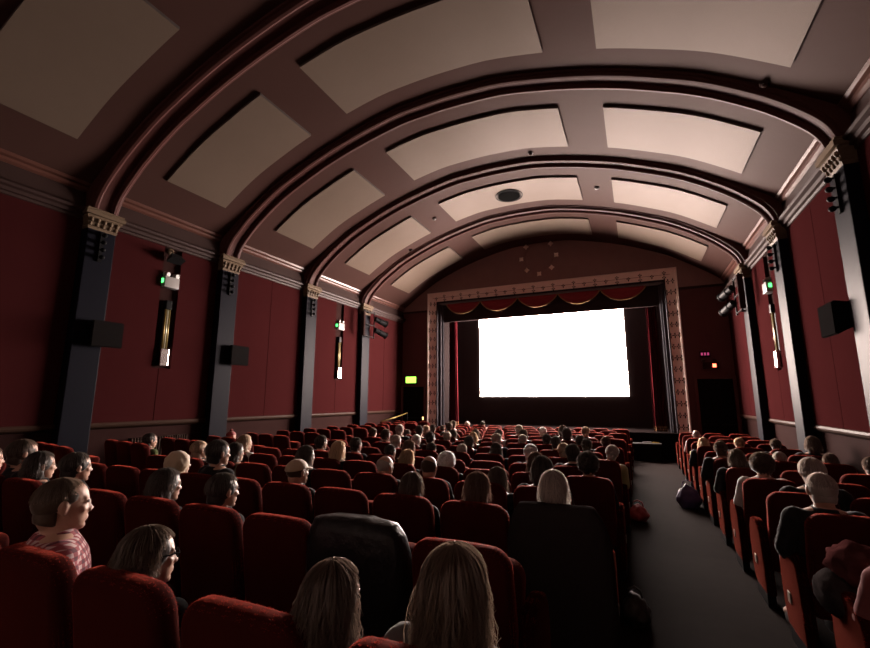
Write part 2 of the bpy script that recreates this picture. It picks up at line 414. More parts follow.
# round vent in the middle panel
v = thing('ceiling_vent', 'round dark ceiling vent in the middle panel near the screen', 'vent', (-2.81, 11.02, vault_z(-2.81) - .04))
bm = bmesh.new(); cyl(bm, (0, 0, -.02), (0, 0, 1), .29, .04, 32); part('grille', bm, M['door'], v)
for r in (.36, .31):
    bm = bmesh.new(); tube(bm, [(r * math.cos(a), r * math.sin(a), -.02) for a in [k * 2 * PI / 32 for k in range(33)]], .012, 6, cap=False); part('ring', bm, M['black_metal'], v, True)
for n, (x, y, lab) in enumerate(((1.83, 6.5, 'small round smoke detector beyond the right panel, before the right end of the second arch'), (-.55, 10.9, 'small pale detector between the middle and right ceiling panels'), (-5.05, 11.0, 'small pale detector between left and middle ceiling panels near the vent'), (-6.35, 12.0, 'small detector on the vault just before the last arch at left'), (-1.81, 9.15, 'small round detector before the third arch under the middle panel'))):
    t = thing('smoke_detector', lab, 'smoke detector', (x, y, vault_z(x) - .02))
    bm = bmesh.new(); cyl(bm, (0, 0, .01), (0, 0, 1), .06, .05, 20, r2=.065); part('base', bm, M['cornice'], t, .5)
    bm = bmesh.new(); ellipsoid(bm, (0, 0, -.015), (.045, .045, .025), 2); part('dome', bm, M['white'] if n in (1, 2) else M['vault'], t, True)

# ------------------------------------------------------------------ screen end
FX0, FX1, FZ = -7.24, 1.40, 5.96
IX0, IX1, IZ = -6.86, 1.03, 5.56
bm = bmesh.new()
zt = [(x, z) for x, z in VAULT]
def wall_poly(bm, pts, y0, y1, mi=0): loft(bm, [[(x, y0, z) for x, z in pts], [(x, y1, z) for x, z in pts]], mi=mi)
LW = 5.27
box(bm, XL, IX0 - .2, YB, YB + .3, 0, LW, 0); box(bm, IX1 + .2, XR, YB, YB + .3, 0, LW, 0)
top = [(x, z + .2) for x, z in VAULT if XL <= x <= XR]
wall_poly(bm, [(XL, LW), (IX0 - .2, LW), (IX0 - .2, IZ + .2), (IX1 + .2, IZ + .2), (IX1 + .2, LW), (XR, LW)] + list(reversed(top)), YB, YB + .3, 1)
structure('wall_back', bm, [M['back_maroon'], M['tympanum']])
bm = bmesh.new()
for x0, x1 in ((XL, FX0 + .02), (FX1 - .02, XR)): box(bm, x0, x1, YB - .05, YB, LW - .04, LW + .04, 0, .015)
structure('trim_11', bm, M['cornice'])
# proscenium frame: mitred, stepped, with rows of small dark lozenges
pf = thing('proscenium_frame', 'cream studded frame around the stage opening', 'stage frame', kind='structure')
def frame_sweep(prof, mats):
    bm = bmesh.new(); path = [((FX0, .87), (1, 0)), ((FX0, FZ), (1, -1)), ((FX1, FZ), (-1, -1)), ((FX1, .87), (-1, 0))]
    rings = []
    for (x, z), (nx, nz) in path: rings.append([(x + nx * d, YB + y, z + nz * d) for d, y in prof])
    loft(bm, rings); return bm
bm = frame_sweep([(0, .1), (0, -.08), (.03, -.1), (.06, -.08), (.07, -.05), (.33, .06), (.34, .08), (.34, .16)], None)
def lozenge(bm, cx, cz, d, horizontal):
    # fleur: a small cross of four lobes, proud of the sloped band
    y = YB - .06 + (d - .07) * .42
    for ox, oz, rx, rz in ((0, .05, .02, .042), (0, -.05, .02, .042), (.036, 0, .028, .02), (-.036, 0, .028, .02)):
        ellipsoid(bm, (cx + ox, y, cz + oz), (rx, .014, rz), 1, 1)
for k in range(14):
    z = 1.05 + k * .345
    for xs in (FX0, FX1):
        s = 1 if xs < 0 else -1
        for d in ((.13, .26) if k % 2 else (.08, .20, .31)):
            lozenge(bm, xs + s * d, z, d, False)
for k in range(24):
    x = FX0 + .35 + k * .345
    for d in ((.14, .28) if k % 2 else (.21,)): lozenge(bm, x, FZ - d, d, True)
part('moulding', bm, [M['frame_cream'], M['frame_dark']], pf)
part('inner_bead', frame_sweep([(.335, .16), (.335, .05), (.36, .04), (.38, .07), (.38, .16)], None), M['reveal'], pf)
bm = bmesh.new()
for x, s in ((IX0 - .2, 1), (IX1 + .2, -1)):
    x0, x1 = sorted((x, x + s * .3)); box(bm, x0, x1, YB + .14, YB + .34, .87, IZ + .1, 0, .03)
    xa = x + s * .3; cyl(bm, (xa, YB + .3, (.87 + IZ) / 2), (0, 0, 1), .07, IZ - .87, 16)
part('reveal', bm, M['reveal'], pf)
bm = bmesh.new(); box(bm, IX0 - .2, IX1 + .2, YB + .14, YB + .5, IZ - .04, IZ + .3)
part('soffit', bm, M['soffit'], pf)
# stage box
bm = bmesh.new()
box(bm, -7.4, 1.5, 14.92, 19.0, -.1, .87, 0)
box(bm, -7.26, 1.42, 14.86, 15.05, .83, .885, 1, .01)
box(bm, -7.26, 1.42, 14.89, 14.93, .1, .2, 1)
solo('stage', bm, [M['stage_front'], M['stage_wood']], 'low dark stage below the screen', 'stage', kind='structure')
bm = bmesh.new()
box(bm, -7.7, 1.9, 18.8, 19.0, .8, 6.6); box(bm, -7.9, -7.66, YB + .3, 19.0, .8, 6.6); box(bm, 1.86, 2.1, YB + .3, 19.0, .8, 6.6); box(bm, -7.9, 2.1, YB + .3, 19.0, 6.3, 6.6)
structure('wall_stage', bm, M['velour'])
# screen with its black masking cloth
SX0, SX1, SZ0, SZ1, SY = -5.738, -.249, 1.98, 5.126, 17.0
cs = thing('cinema_screen', 'blank bright white cinema screen on the stage', 'screen', ((SX0 + SX1) / 2, SY, .87))
bm = bmesh.new(); cx = (SX0 + SX1) / 2
box(bm, SX0 - cx, SX1 - cx, -.012, .0, SZ0 - .87, SZ1 - .87)
part('screen_surface', bm, M['screen'], cs)
bm = bmesh.new()
hx = (SX1 - SX0) / 2
for x0, x1, z0, z1 in ((-hx - 1.3, -hx, 0.02, 5.3), (hx, hx + 1.6, 0.02, 5.3), (-hx, hx, .02, SZ0 - .87), (-hx, hx, SZ1 - .87, 5.3)): box(bm, x0, x1, .0, .06, z0, z1)
part('masking', bm, M['velour'], cs)
# side curtains
def curtain(x0, x1, label):
    t = thing('stage_curtain', label, 'curtain', ((x0 + x1) / 2, 15.75, .88))
    w2 = (x1 - x0) / 2; bm = bmesh.new(); n = 40
    def ring(z):
        k = 1 - .25 * (z / 4.5)
        f = [(-w2 * k + 2 * w2 * k * i / n, .05 * math.sin(i / n * 2 * PI * 4.5 + .3 * math.sin(z))) for i in range(n + 1)]
        return [(x, y - .02, z) for x, y in f] + [(x, y + .03, z) for x, y in reversed(f)]
    loft(bm, [ring(z) for z in (.16, .8, 1.6, 2.6, 3.6, 4.6)]); part('cloth', bm, M['curtain'], t, .7)
    bm = bmesh.new(); loft(bm, [ring(z) for z in (.0, .07)]); loft(bm, [ring(z) for z in (.09, .158)]); part('fringe', bm, M['fringe'], t, .7)
curtain(-6.60, -6.22, 'red stage curtain gathered at the left of the stage opening')
curtain(.42, .80, 'red stage curtain gathered at the right of the stage opening')
# pelmet: five swags
pm = thing('pelmet', 'row of five gold-edged red swags above the screen', 'pelmet', (0, 15.45, 5.55))
sx = [-6.55, -5.15, -3.72, -2.29, -.89, .52]
for a, b in zip(sx, sx[1:]):
    bm = bmesh.new(); n = 24; m = 10; fr = []
    rows = []
    for j in range(m + 1):
        t = j / m; row = []
        for i in range(n + 1):
            u = i / n; dep = .46 * t * (1 - (2 * u - 1) ** 2) ** .75
            row.append((a + (b - a) * u, -.05 - .10 * math.sin(PI * u) * (.3 + t) + .022 * math.sin(t * 2 * PI * 3.5), -dep))
        rows.append(row)
    back = [[(x, y + .02, z) for x, y, z in r] for r in rows]
    loft(bm, rows, closed=False); loft(bm, back, closed=False)
    for r in (0, m):
        V0 = [bm.verts.new(p) for p in rows[r]]; V1 = [bm.verts.new(p) for p in back[r]]
        for i in range(n): bm.faces.new((V0[i], V0[i + 1], V1[i + 1], V1[i]))
    bmesh.ops.remove_doubles(bm, verts=bm.verts[:], dist=.0005)
    s = part('swag', bm, M['swag'], pm, True)
    bm = bmesh.new(); tube(bm, [(x, y - .012, z) for x, y, z in rows[m]], .021, 6); part('fringe', bm, M['fringe'], s, True)
bm = bmesh.new(); box(bm, IX0, IX1, .06, .14, -.71, .0); part('valance_baffle', bm, M['velour'], pm)  # black backing, shaped to hang below the swags and shade the last ceiling bay
# ring ornament above the opening
ro = thing('wall_ornament', 'ring of eight small studs on the wall above the screen', 'wall ornament', (-2.86, YB - .01, 6.88))
bm = bmesh.new(); tube(bm, [(.5 * math.cos(a), 0, .5 * math.sin(a)) for a in [k * 2 * PI / 48 for k in range(49)]], .012, 6, cap=False); part('hoop', bm, M['tympanum'], ro, True)
for k in range(8):
    a = k * PI / 4; c = (.62 * math.cos(a), -.03, .62 * math.sin(a))
    bm = bmesh.new(); ellipsoid(bm, c, (.07, .04, .07), 2)
    for q in range(4):
        aa = a + q * PI / 2 + PI / 4; ellipsoid(bm, (c[0] + .07 * math.cos(aa), -.025, c[2] + .07 * math.sin(aa)), (.03, .02, .03), 1)
    part('stud', bm, M['frame_cream'], ro, True)

# doors at the screen end
def door(name, x0, x1, z1, leaves):
    d = thing(name, None, None, ((x0 + x1) / 2, YB, floor_z(15)), kind='structure'); h = z1 - floor_z(15); w2 = (x1 - x0) / 2
    bm = bmesh.new(); box(bm, -w2, -w2 + .08, -.08, 0, 0, h); box(bm, w2 - .08, w2, -.08, 0, 0, h); box(bm, -w2 + .08, w2 - .08, -.08, 0, h - .08, h)
    part('door_frame', bm, M['back_maroon'], d)
    e = (2 * w2 - .16) / leaves
    for k in range(leaves):
        a = -w2 + .08 + k * e + .004; bm = bmesh.new(); box(bm, a, a + e - .008, -.05, -.005, .005, h - .085, 0, .004)
        for q in (.25, 1.3): box(bm, a + .1, a + e - .1, -.058, -.05, q, q + .85, 0, .004)
        lf = part('door_leaf', bm, M['door'], d)
        bm = bmesh.new(); box(bm, a + .06, a + e - .06, -.1, -.05, 1.02, 1.07, 0, .01); part('push_bar', bm, M['black_metal'], lf)
door('door_1', -8.36, -7.3, 2.42, 1)
door('door_2', 1.58, 2.64, 2.55, 2)

# ------------------------------------------------------------------ fixtures on the walls
def at(x, y, z): return (x, y, z)
t = thing('exit_sign', 'glowing green exit sign over the dark left door', 'exit sign', (-7.93, YB - .01, 2.6))
bm = bmesh.new(); box(bm, -.25, .25, -.07, 0, -.15, .15, 0, .01); part('housing', bm, M['black'], t)
bm = bmesh.new(); box(bm, -.22, .22, -.085, -.07, -.12, .12, 0, .004); part('lit_face', bm, M['exit_glow'], t)
t = thing('exit_sign', 'dim exit box with a red light over the right door', 'exit sign', (2.05, YB - .01, 2.85))
bm = bmesh.new(); box(bm, -.2, .2, -.09, 0, -.1, .1, 0, .01); part('housing', bm, M['mauve'], t)
bm = bmesh.new(); box(bm, .04, .13, -.11, -.09, -.05, .05, 0, .004); part('red_lamp', bm, M['red_led'], t)
for x in (-.18, .1):
    bm = bmesh.new(); cyl(bm, (x, -.06, .15), (0, 1, .2), .05, .08, 14); part('lamp_head', bm, M['cornice'], t)
t = thing('indicator_sign', 'small dim purple indicator box above the right exit box', 'sign', (1.93, YB - .01, 3.2))
bm = bmesh.new(); box(bm, -.13, .13, -.06, 0, -.08, .08, 0, .008); part('housing', bm, M['black'], t)
for x in (-.08, 0, .08):
    bm = bmesh.new(); box(bm, x - .025, x + .025, -.066, -.06, -.04, .04); part('segment', bm, M['pink_led'], t)
def wall_speaker(x, s, y, z, label):
    t = thing('wall_speaker', label, 'speaker', (x + s * .1, y, z), 0)
    bm = bmesh.new()
    # wedge cabinet: wide baffle, narrower at the back, tipped down
    rings = [[(s * d, -w2, -h2 + dz), (s * d, w2, -h2 + dz), (s * d, w2, h2 + dz), (s * d, -w2, h2 + dz)] for d, w2, h2, dz in ((0, .15, .16, .03), (.22, .25, .225, -.02))]
    loft(bm, rings); bmesh.ops.bevel(bm, geom=bm.edges[:], offset=.012, segments=2, affect='EDGES')
    part('cabinet', bm, M['black'], t)
    bm = bmesh.new(); loft(bm, [[(s * d, -.235, -.225), (s * d, .235, -.225), (s * d, .235, .185), (s * d, -.235, .185)] for d in (.215, .235)]); part('grille', bm, M['speaker'], t)
    bm = bmesh.new(); x0, x1 = sorted((-s * .1, s * .02)); box(bm, x0, x1, -.04, .04, -.03, .05); x0, x1 = sorted((-s * .1, -s * .08)); box(bm, x0, x1, -.1, .1, -.12, .14); part('bracket', bm, M['black_metal'], t)
wall_speaker(XL, 1, 4.36, 2.95, 'black wall speaker beside the nearest left pilaster')
wall_speaker(XL, 1, 7.12, 2.84, 'black wall speaker beside the second left pilaster')
wall_speaker(XR, -1, 7.38, 2.92, 'black wall speaker on the right wall')
def sconce(x, s, y, label):
    t = thing('wall_sconce', label, 'wall light', (x, y, 3.1))
    def b(x0, x1, *r, **k):
        bm = bmesh.new(); a, c = sorted((s * x0, s * x1)); return box(bm, a, c, *r, **k)
    part('lower_housing', b(.0, .13, -.085, .085, -.62, -.28, bevel=.015), M['chrome'], t)
    part('upper_housing', b(.0, .11, -.06, .06, .5, .68, bevel=.015), M['black_metal'], t)
    part('backplate', b(.0, .03, -.075, .075, -.3, .52), M['black_metal'], t)
    for k in (-1, 0, 1):
        bm = bmesh.new(); cyl(bm, (s * .075, k * .04, .1), (0, 0, 1), .021, .8, 12); part('tube', bm, M['gold'] if k else M['glass_dark'], t, True)
def emergency(x, s, y, z, label):
    t = thing('emergency_light', label, 'emergency light', (x, y, z))
    bm = bmesh.new(); a, c = sorted((0, s * .14)); box(bm, a, c, -.15, .15, -.12, .1, 0, .012); part('housing', bm, M['white'], t, .4)
    for k in (-.09, .1):
        bm = bmesh.new(); cyl(bm, (s * .08, k, .145), (s, .3, -.15), .05, .09, 16); part('lamp_head', bm, M['white'], t, .5)
    bm = bmesh.new(); a, c = sorted((s * .02, s * .1)); box(bm, a, c, -.17, -.15, -.03, .05); part('indicator', bm, M['green_led'], t)
def flood(x, s, y, z, label):
    t = thing('floodlight', label, 'floodlight', (x, y, z))
    bm = bmesh.new(); tube(bm, [(0, 0, .14), (s * .09, 0, .14), (s * .12, 0, .02)], .015, 8); ellipsoid(bm, (s * .02, 0, .14), (.03, .07, .07), 2); part('arm', bm, M['gilt'], t)
    bm = bmesh.new(); loft(bm, [[(s * .1, -.09, -.0), (s * .2, -.09, .06), (s * .2, .09, .06), (s * .1, .09, .0)], [(s * .14, -.15, -.13), (s * .3, -.15, -.05), (s * .3, .15, -.05), (s * .14, .15, -.13)]]); part('head', bm, M['black_metal'], t)
sconce(XL, 1, 5.51, 'gold tube wall light in the nearest left wall niche')
emergency(XL, 1, 5.50, 4.15, 'white emergency light in the nearest left wall niche')
flood(XL, 1, 5.48, 4.66, 'black floodlight at the top of the nearest left niche')
sconce(XL, 1, 11.08, 'gold tube wall light in the far left niche, brightly side-lit')
emergency(XL, 1, 11.08, 4.12, 'white emergency light in the far left niche')
sconce(XR, -1, 10.78, 'gold tube wall light in the right wall niche')
emergency(XR, -1, 10.84, 4.15, 'white emergency light in the right wall niche')
def light_ladder(x, s, y, label, lab2):
    t = thing('lighting_bracket', label, 'lighting bracket', (x + s * .2, y, 4.4))
    bm = bmesh.new()
    for yy in (-.3, .3): tube(bm, [(s * .12, yy, -.5), (s * .12, yy, .42)], .022, 8)
    for z in (-.45, -.05, .38): tube(bm, [(s * .12, -.34, z), (s * .12, .34, z)], .018, 8); tube(bm, [(-s * .0, 0, z), (s * .12, 0, z)], .018, 8)
    part('rails', bm, M['black_metal'], t)
    bm = bmesh.new(); a, c = sorted((s * .06, s * .18)); box(bm, a, c, -.42, -.33, -.45, .36, 0, .01); part('cable_box', bm, M['mauve'], t)
    for i, (z, lb) in enumerate(((.18, 'upper'), (-.2, 'lower'))):
        q = thing('spotlight', '%s black spotlight on the %s' % (lb, lab2), 'spotlight', (x + s * .38, y + .34, 4.4 + z))
        d = Vector((s * .35, 1, -.28 if i == 0 else -.35)).normalized()
        bm = bmesh.new(); tube(bm, [d * -.05, d * .12, d * .14, d * .42], [.085, .085, .10, .10], 18); part('barrel', bm, M['black_metal'], q, .5)
        bm = bmesh.new(); tube(bm, [d * .42, d * .46], [.115, .12], 18); part('hood', bm, M['black_metal'], q, .5)
        bm = bmesh.new(); tube(bm, [(-s * .06, -.04, 0), (-s * .06, 0, -.09), (0, 0, -.09)], .012, 6); tube(bm, [(-s * .06, -.04, 0), (0, -.02, 0)], .014, 6); part('yoke', bm, M['black_metal'], q)
light_ladder(XL, 1, 12.36, 'black lighting rails on the far left pilaster', 'far left pilaster')
light_ladder(XR, -1, 12.36, 'black lighting rails on the far right pilaster', 'far right pilaster')
# radiator on the left wall
t = thing('radiator', 'column radiator low on the left wall behind the man in green', 'radiator', (XL + .05, 5.6, .86))
bm = bmesh.new()
for k in range(22): box(bm, 0, .12, -.55 + k * .05, -.522 + k * .05, -.32, .3, 0, .01)
part('columns', bm, M['rail'], t)
bm = bmesh.new(); box(bm, .03, .09, -.56, .55, -.3, -.25); box(bm, .03, .09, -.56, .55, .22, .26); box(bm, .02, .1, -.5, -.46, -.75, -.3); box(bm, .02, .1, .46, .5, -.75, -.3); part('headers', bm, M['mauve'], t)
# handrail by the left exit
t = thing('handrail', 'thin yellow handrail beside the left exit steps', 'handrail', (-7.9, 13.6, floor_z(14)))
bm = bmesh.new(); tube(bm, [(-.3, -.2, .98), (-.15, .5, 1.1), (0, 1.2, 1.25)], .022, 8); part('rail', bm, M['gold'], t, True)
for x, y, z in ((-.3, -.2, .98), (0, 1.2, 1.25)):
    bm = bmesh.new(); tube(bm, [(x, y, 0), (x, y, z)], .018, 8); part('post', bm, M['black_metal'], t)
bm = bmesh.new(); ellipsoid(bm, (0, 0, 0), (.05, .03, .09), 2)
t = thing('wall_lamp', 'tiny warm lamp low beside the stage frame at left', 'wall lamp', (-7.42, YB - .03, 1.15))
part('bulb', bm, M['warm_lamp'], t, True)
bm = bmesh.new(); box(bm, -.06, .06, -.0, .03, -.12, .16, 0, .01); part('backplate', bm, M['gold'], t)
# black block in front of the stage by the aisle, with papers
bm = bmesh.new(); box(bm, -.4, .4, -.2, .2, 0, .46, 0, .012)
t = thing('stage_block', 'low black block before the stage at the end of the aisle', 'block', (.13, 14.66, floor_z(14.6)))
part('body', bm, M['black'], t)
bm = bmesh.new(); box(bm, -.42, .42, -.22, .22, .46, .5, 0, .006); part('top', bm, M['lit_top'], t)
bm = bmesh.new(); box(bm, -.12, .12, -.07, .07, 0, .03, 0, .004)
solo('leaflet_stack', bm, M['white'], 'small pale stack of leaflets on the black block', 'leaflets', (.18, 14.7, floor_z(14.6) + .5), rotz=.1)
bm = bmesh.new(); box(bm, -.09, .09, -.05, .05, 0, .025, 0, .004)
solo('card_stack', bm, M['yellow'], 'small yellow card stack on the black block', 'cards', (.41, 14.72, floor_z(14.6) + .5))

# ------------------------------------------------------------------ cinema seats
TOP = .92
def pile(me, n, length, pick, seed):
    """short velvet pile standing off the edges of a padded mesh"""
    rnd = random.Random(seed); bm = bmesh.new(); bm.from_mesh(me); bm.faces.ensure_lookup_table()
    fs = [f for f in bm.faces if pick(f.normal)]; w = [f.calc_area() for f in fs]
    for f in rnd.choices(fs, w, k=n):
        vs = f.verts; k = [rnd.random() + .02 for _ in vs]; t = sum(k)
        p = sum((v.co * (a / t) for v, a in zip(vs, k)), Vector()); d = (f.normal + Vector((rnd.uniform(-.6, .6), rnd.uniform(-.6, .6), rnd.uniform(-.6, .6)))).normalized()
        sd = d.orthogonal().normalized(); sd.rotate(Matrix.Rotation(rnd.uniform(0, PI), 3, d)); L = length * rnd.uniform(.5, 1.1)
        q = bm.faces.new([bm.verts.new(c) for c in (p - sd * .0008, p + sd * .0008, p + d * L)]); q.material_index = 1; q.smooth = False
    me.materials.append(M['pile']); bm.to_mesh(me); bm.free()
    return me
def lean(z): return .10 * (TOP - z) / .62           # backrest leans: foot of it sits further forward
def back_mesh():
    bm = bmesh.new()
    padded(bm, round_rect(.245, .27, TOP - .012, .085, .05, .012, taper=.05), -.0, .10, .035, lambda a, b, y: (a, y + lean(b) - .005 * math.cos(a * 6), b))
    return pile(mesh_of('seat_backrest', bm, M['velvet'], .9), 9000, .0048, lambda n: n.z > .12 or abs(n.x) > .35, 5)
def cushion_mesh(folded):
    bm = bmesh.new()
    o = round_rect(.225, .0, .44, .09, .03)
    if folded:   # tipped up against the back
        padded(bm, o, -.06, .06, .03, lambda a, b, y: (a, .17 + .05 + b * .26 + y, .36 + b * .95))
    else:
        padded(bm, o, .33, .45, .035, lambda a, b, y: (a, .16 + b, y + .02 * b))
    return mesh_of('seat_cushion', bm, M['velvet'], .9)
def frame_mesh(x):
    bm = bmesh.new()
    padded(bm, [(.10, 0), (.46, 0), (.46, .03), (.36, .06), (.36, .5), (.42, .54), (.12, .54), (.14, .5), (.14, .06), (.10, .03)], -.016, .016, .004, lambda a, b, y: (x + y, a, b))
    return mesh_of('side_frame', bm, M['black_metal'])
def arm_mesh(x):
    bm = bmesh.new()
    padded(bm, round_rect(.20, .54, .60, .028, .02), -.028, .028, .014, lambda a, b, y: (x + y, .28 + a, b))
    return pile(mesh_of('armrest', bm, M['velvet_arm'], .9), 700, .005, lambda n: n.z > -.3, 7)
def panel_mesh(x):
    bm = bmesh.new()
    o = [(.07, .10), (.44, .10), (.50, .22), (.52, .40), (.50, .54), (.44, .62), (.34, .645), (.22, .63), (.13, .58), (.09, .45)]
    padded(bm, o, -.034, .034, .02, lambda a, b, y: (x + y, a, b))
    return pile(mesh_of('end_panel', bm, M['velvet_arm'], .9), 2600, .005, lambda n: abs(n.x) < .9, 6)
def plate_mesh(x, s):
    bm = bmesh.new(); box(bm, *sorted((x + s * .033, x + s * .042)), .30, .36, .27, .34, 0, .004)
    return mesh_of('row_plate', bm, M['plate'])
def foot_mesh(x):
    bm = bmesh.new(); box(bm, x - .03, x + .03, .09, .44, 0, .11, 0, .01); return mesh_of('end_foot', bm, M['black_metal'])
P2 = .2675
BACK, CUSH, FOLD = back_mesh(), cushion_mesh(False), cushion_mesh(True)
FRM = {s: frame_mesh(s * P2) for s in (-1, 1)}; ARM = {s: arm_mesh(s * P2) for s in (-1, 1)}
PAN = {s: panel_mesh(s * P2) for s in (-1, 1)}; PLT = {s: plate_mesh(s * P2, s) for s in (-1, 1)}; FOO = {s: foot_mesh(s * P2) for s in (-1, 1)}
def seat(label, loc, rotz, taken, left, right, group):
    t = thing('cinema_chair', label, 'seat', loc, rotz, group)
    obj('backrest', BACK, t); obj('seat_cushion', CUSH if taken else FOLD, t)
    for s, k in ((-1, left), (1, right)):
        if k == 'frame': obj('side_frame', FRM[s], t); obj('armrest', ARM[s], t)
        elif k == 'panel':
            p = obj('end_panel', PAN[s], t); obj('row_plate', PLT[s], p); obj('end_foot', FOO[s], t)
    return t
def seat_spot(block, k, j):
    if block == 'centre': x, y, r, a = (-.5 if k % 2 == 0 else -.77) - (.575 if k == 0 else .535) * j, .98 + .92 * k, 0, 0
    elif block == 'right': x, y, r, a = 1.15 + .54 * j, .75 + .95 * (k + 2), 0, 0
    else: x, y, r, a = -6.5 - .51 * j, 2.2 + .92 * k + .108 * j, .1, -.21
    return x, y, floor_z(y) + r, a

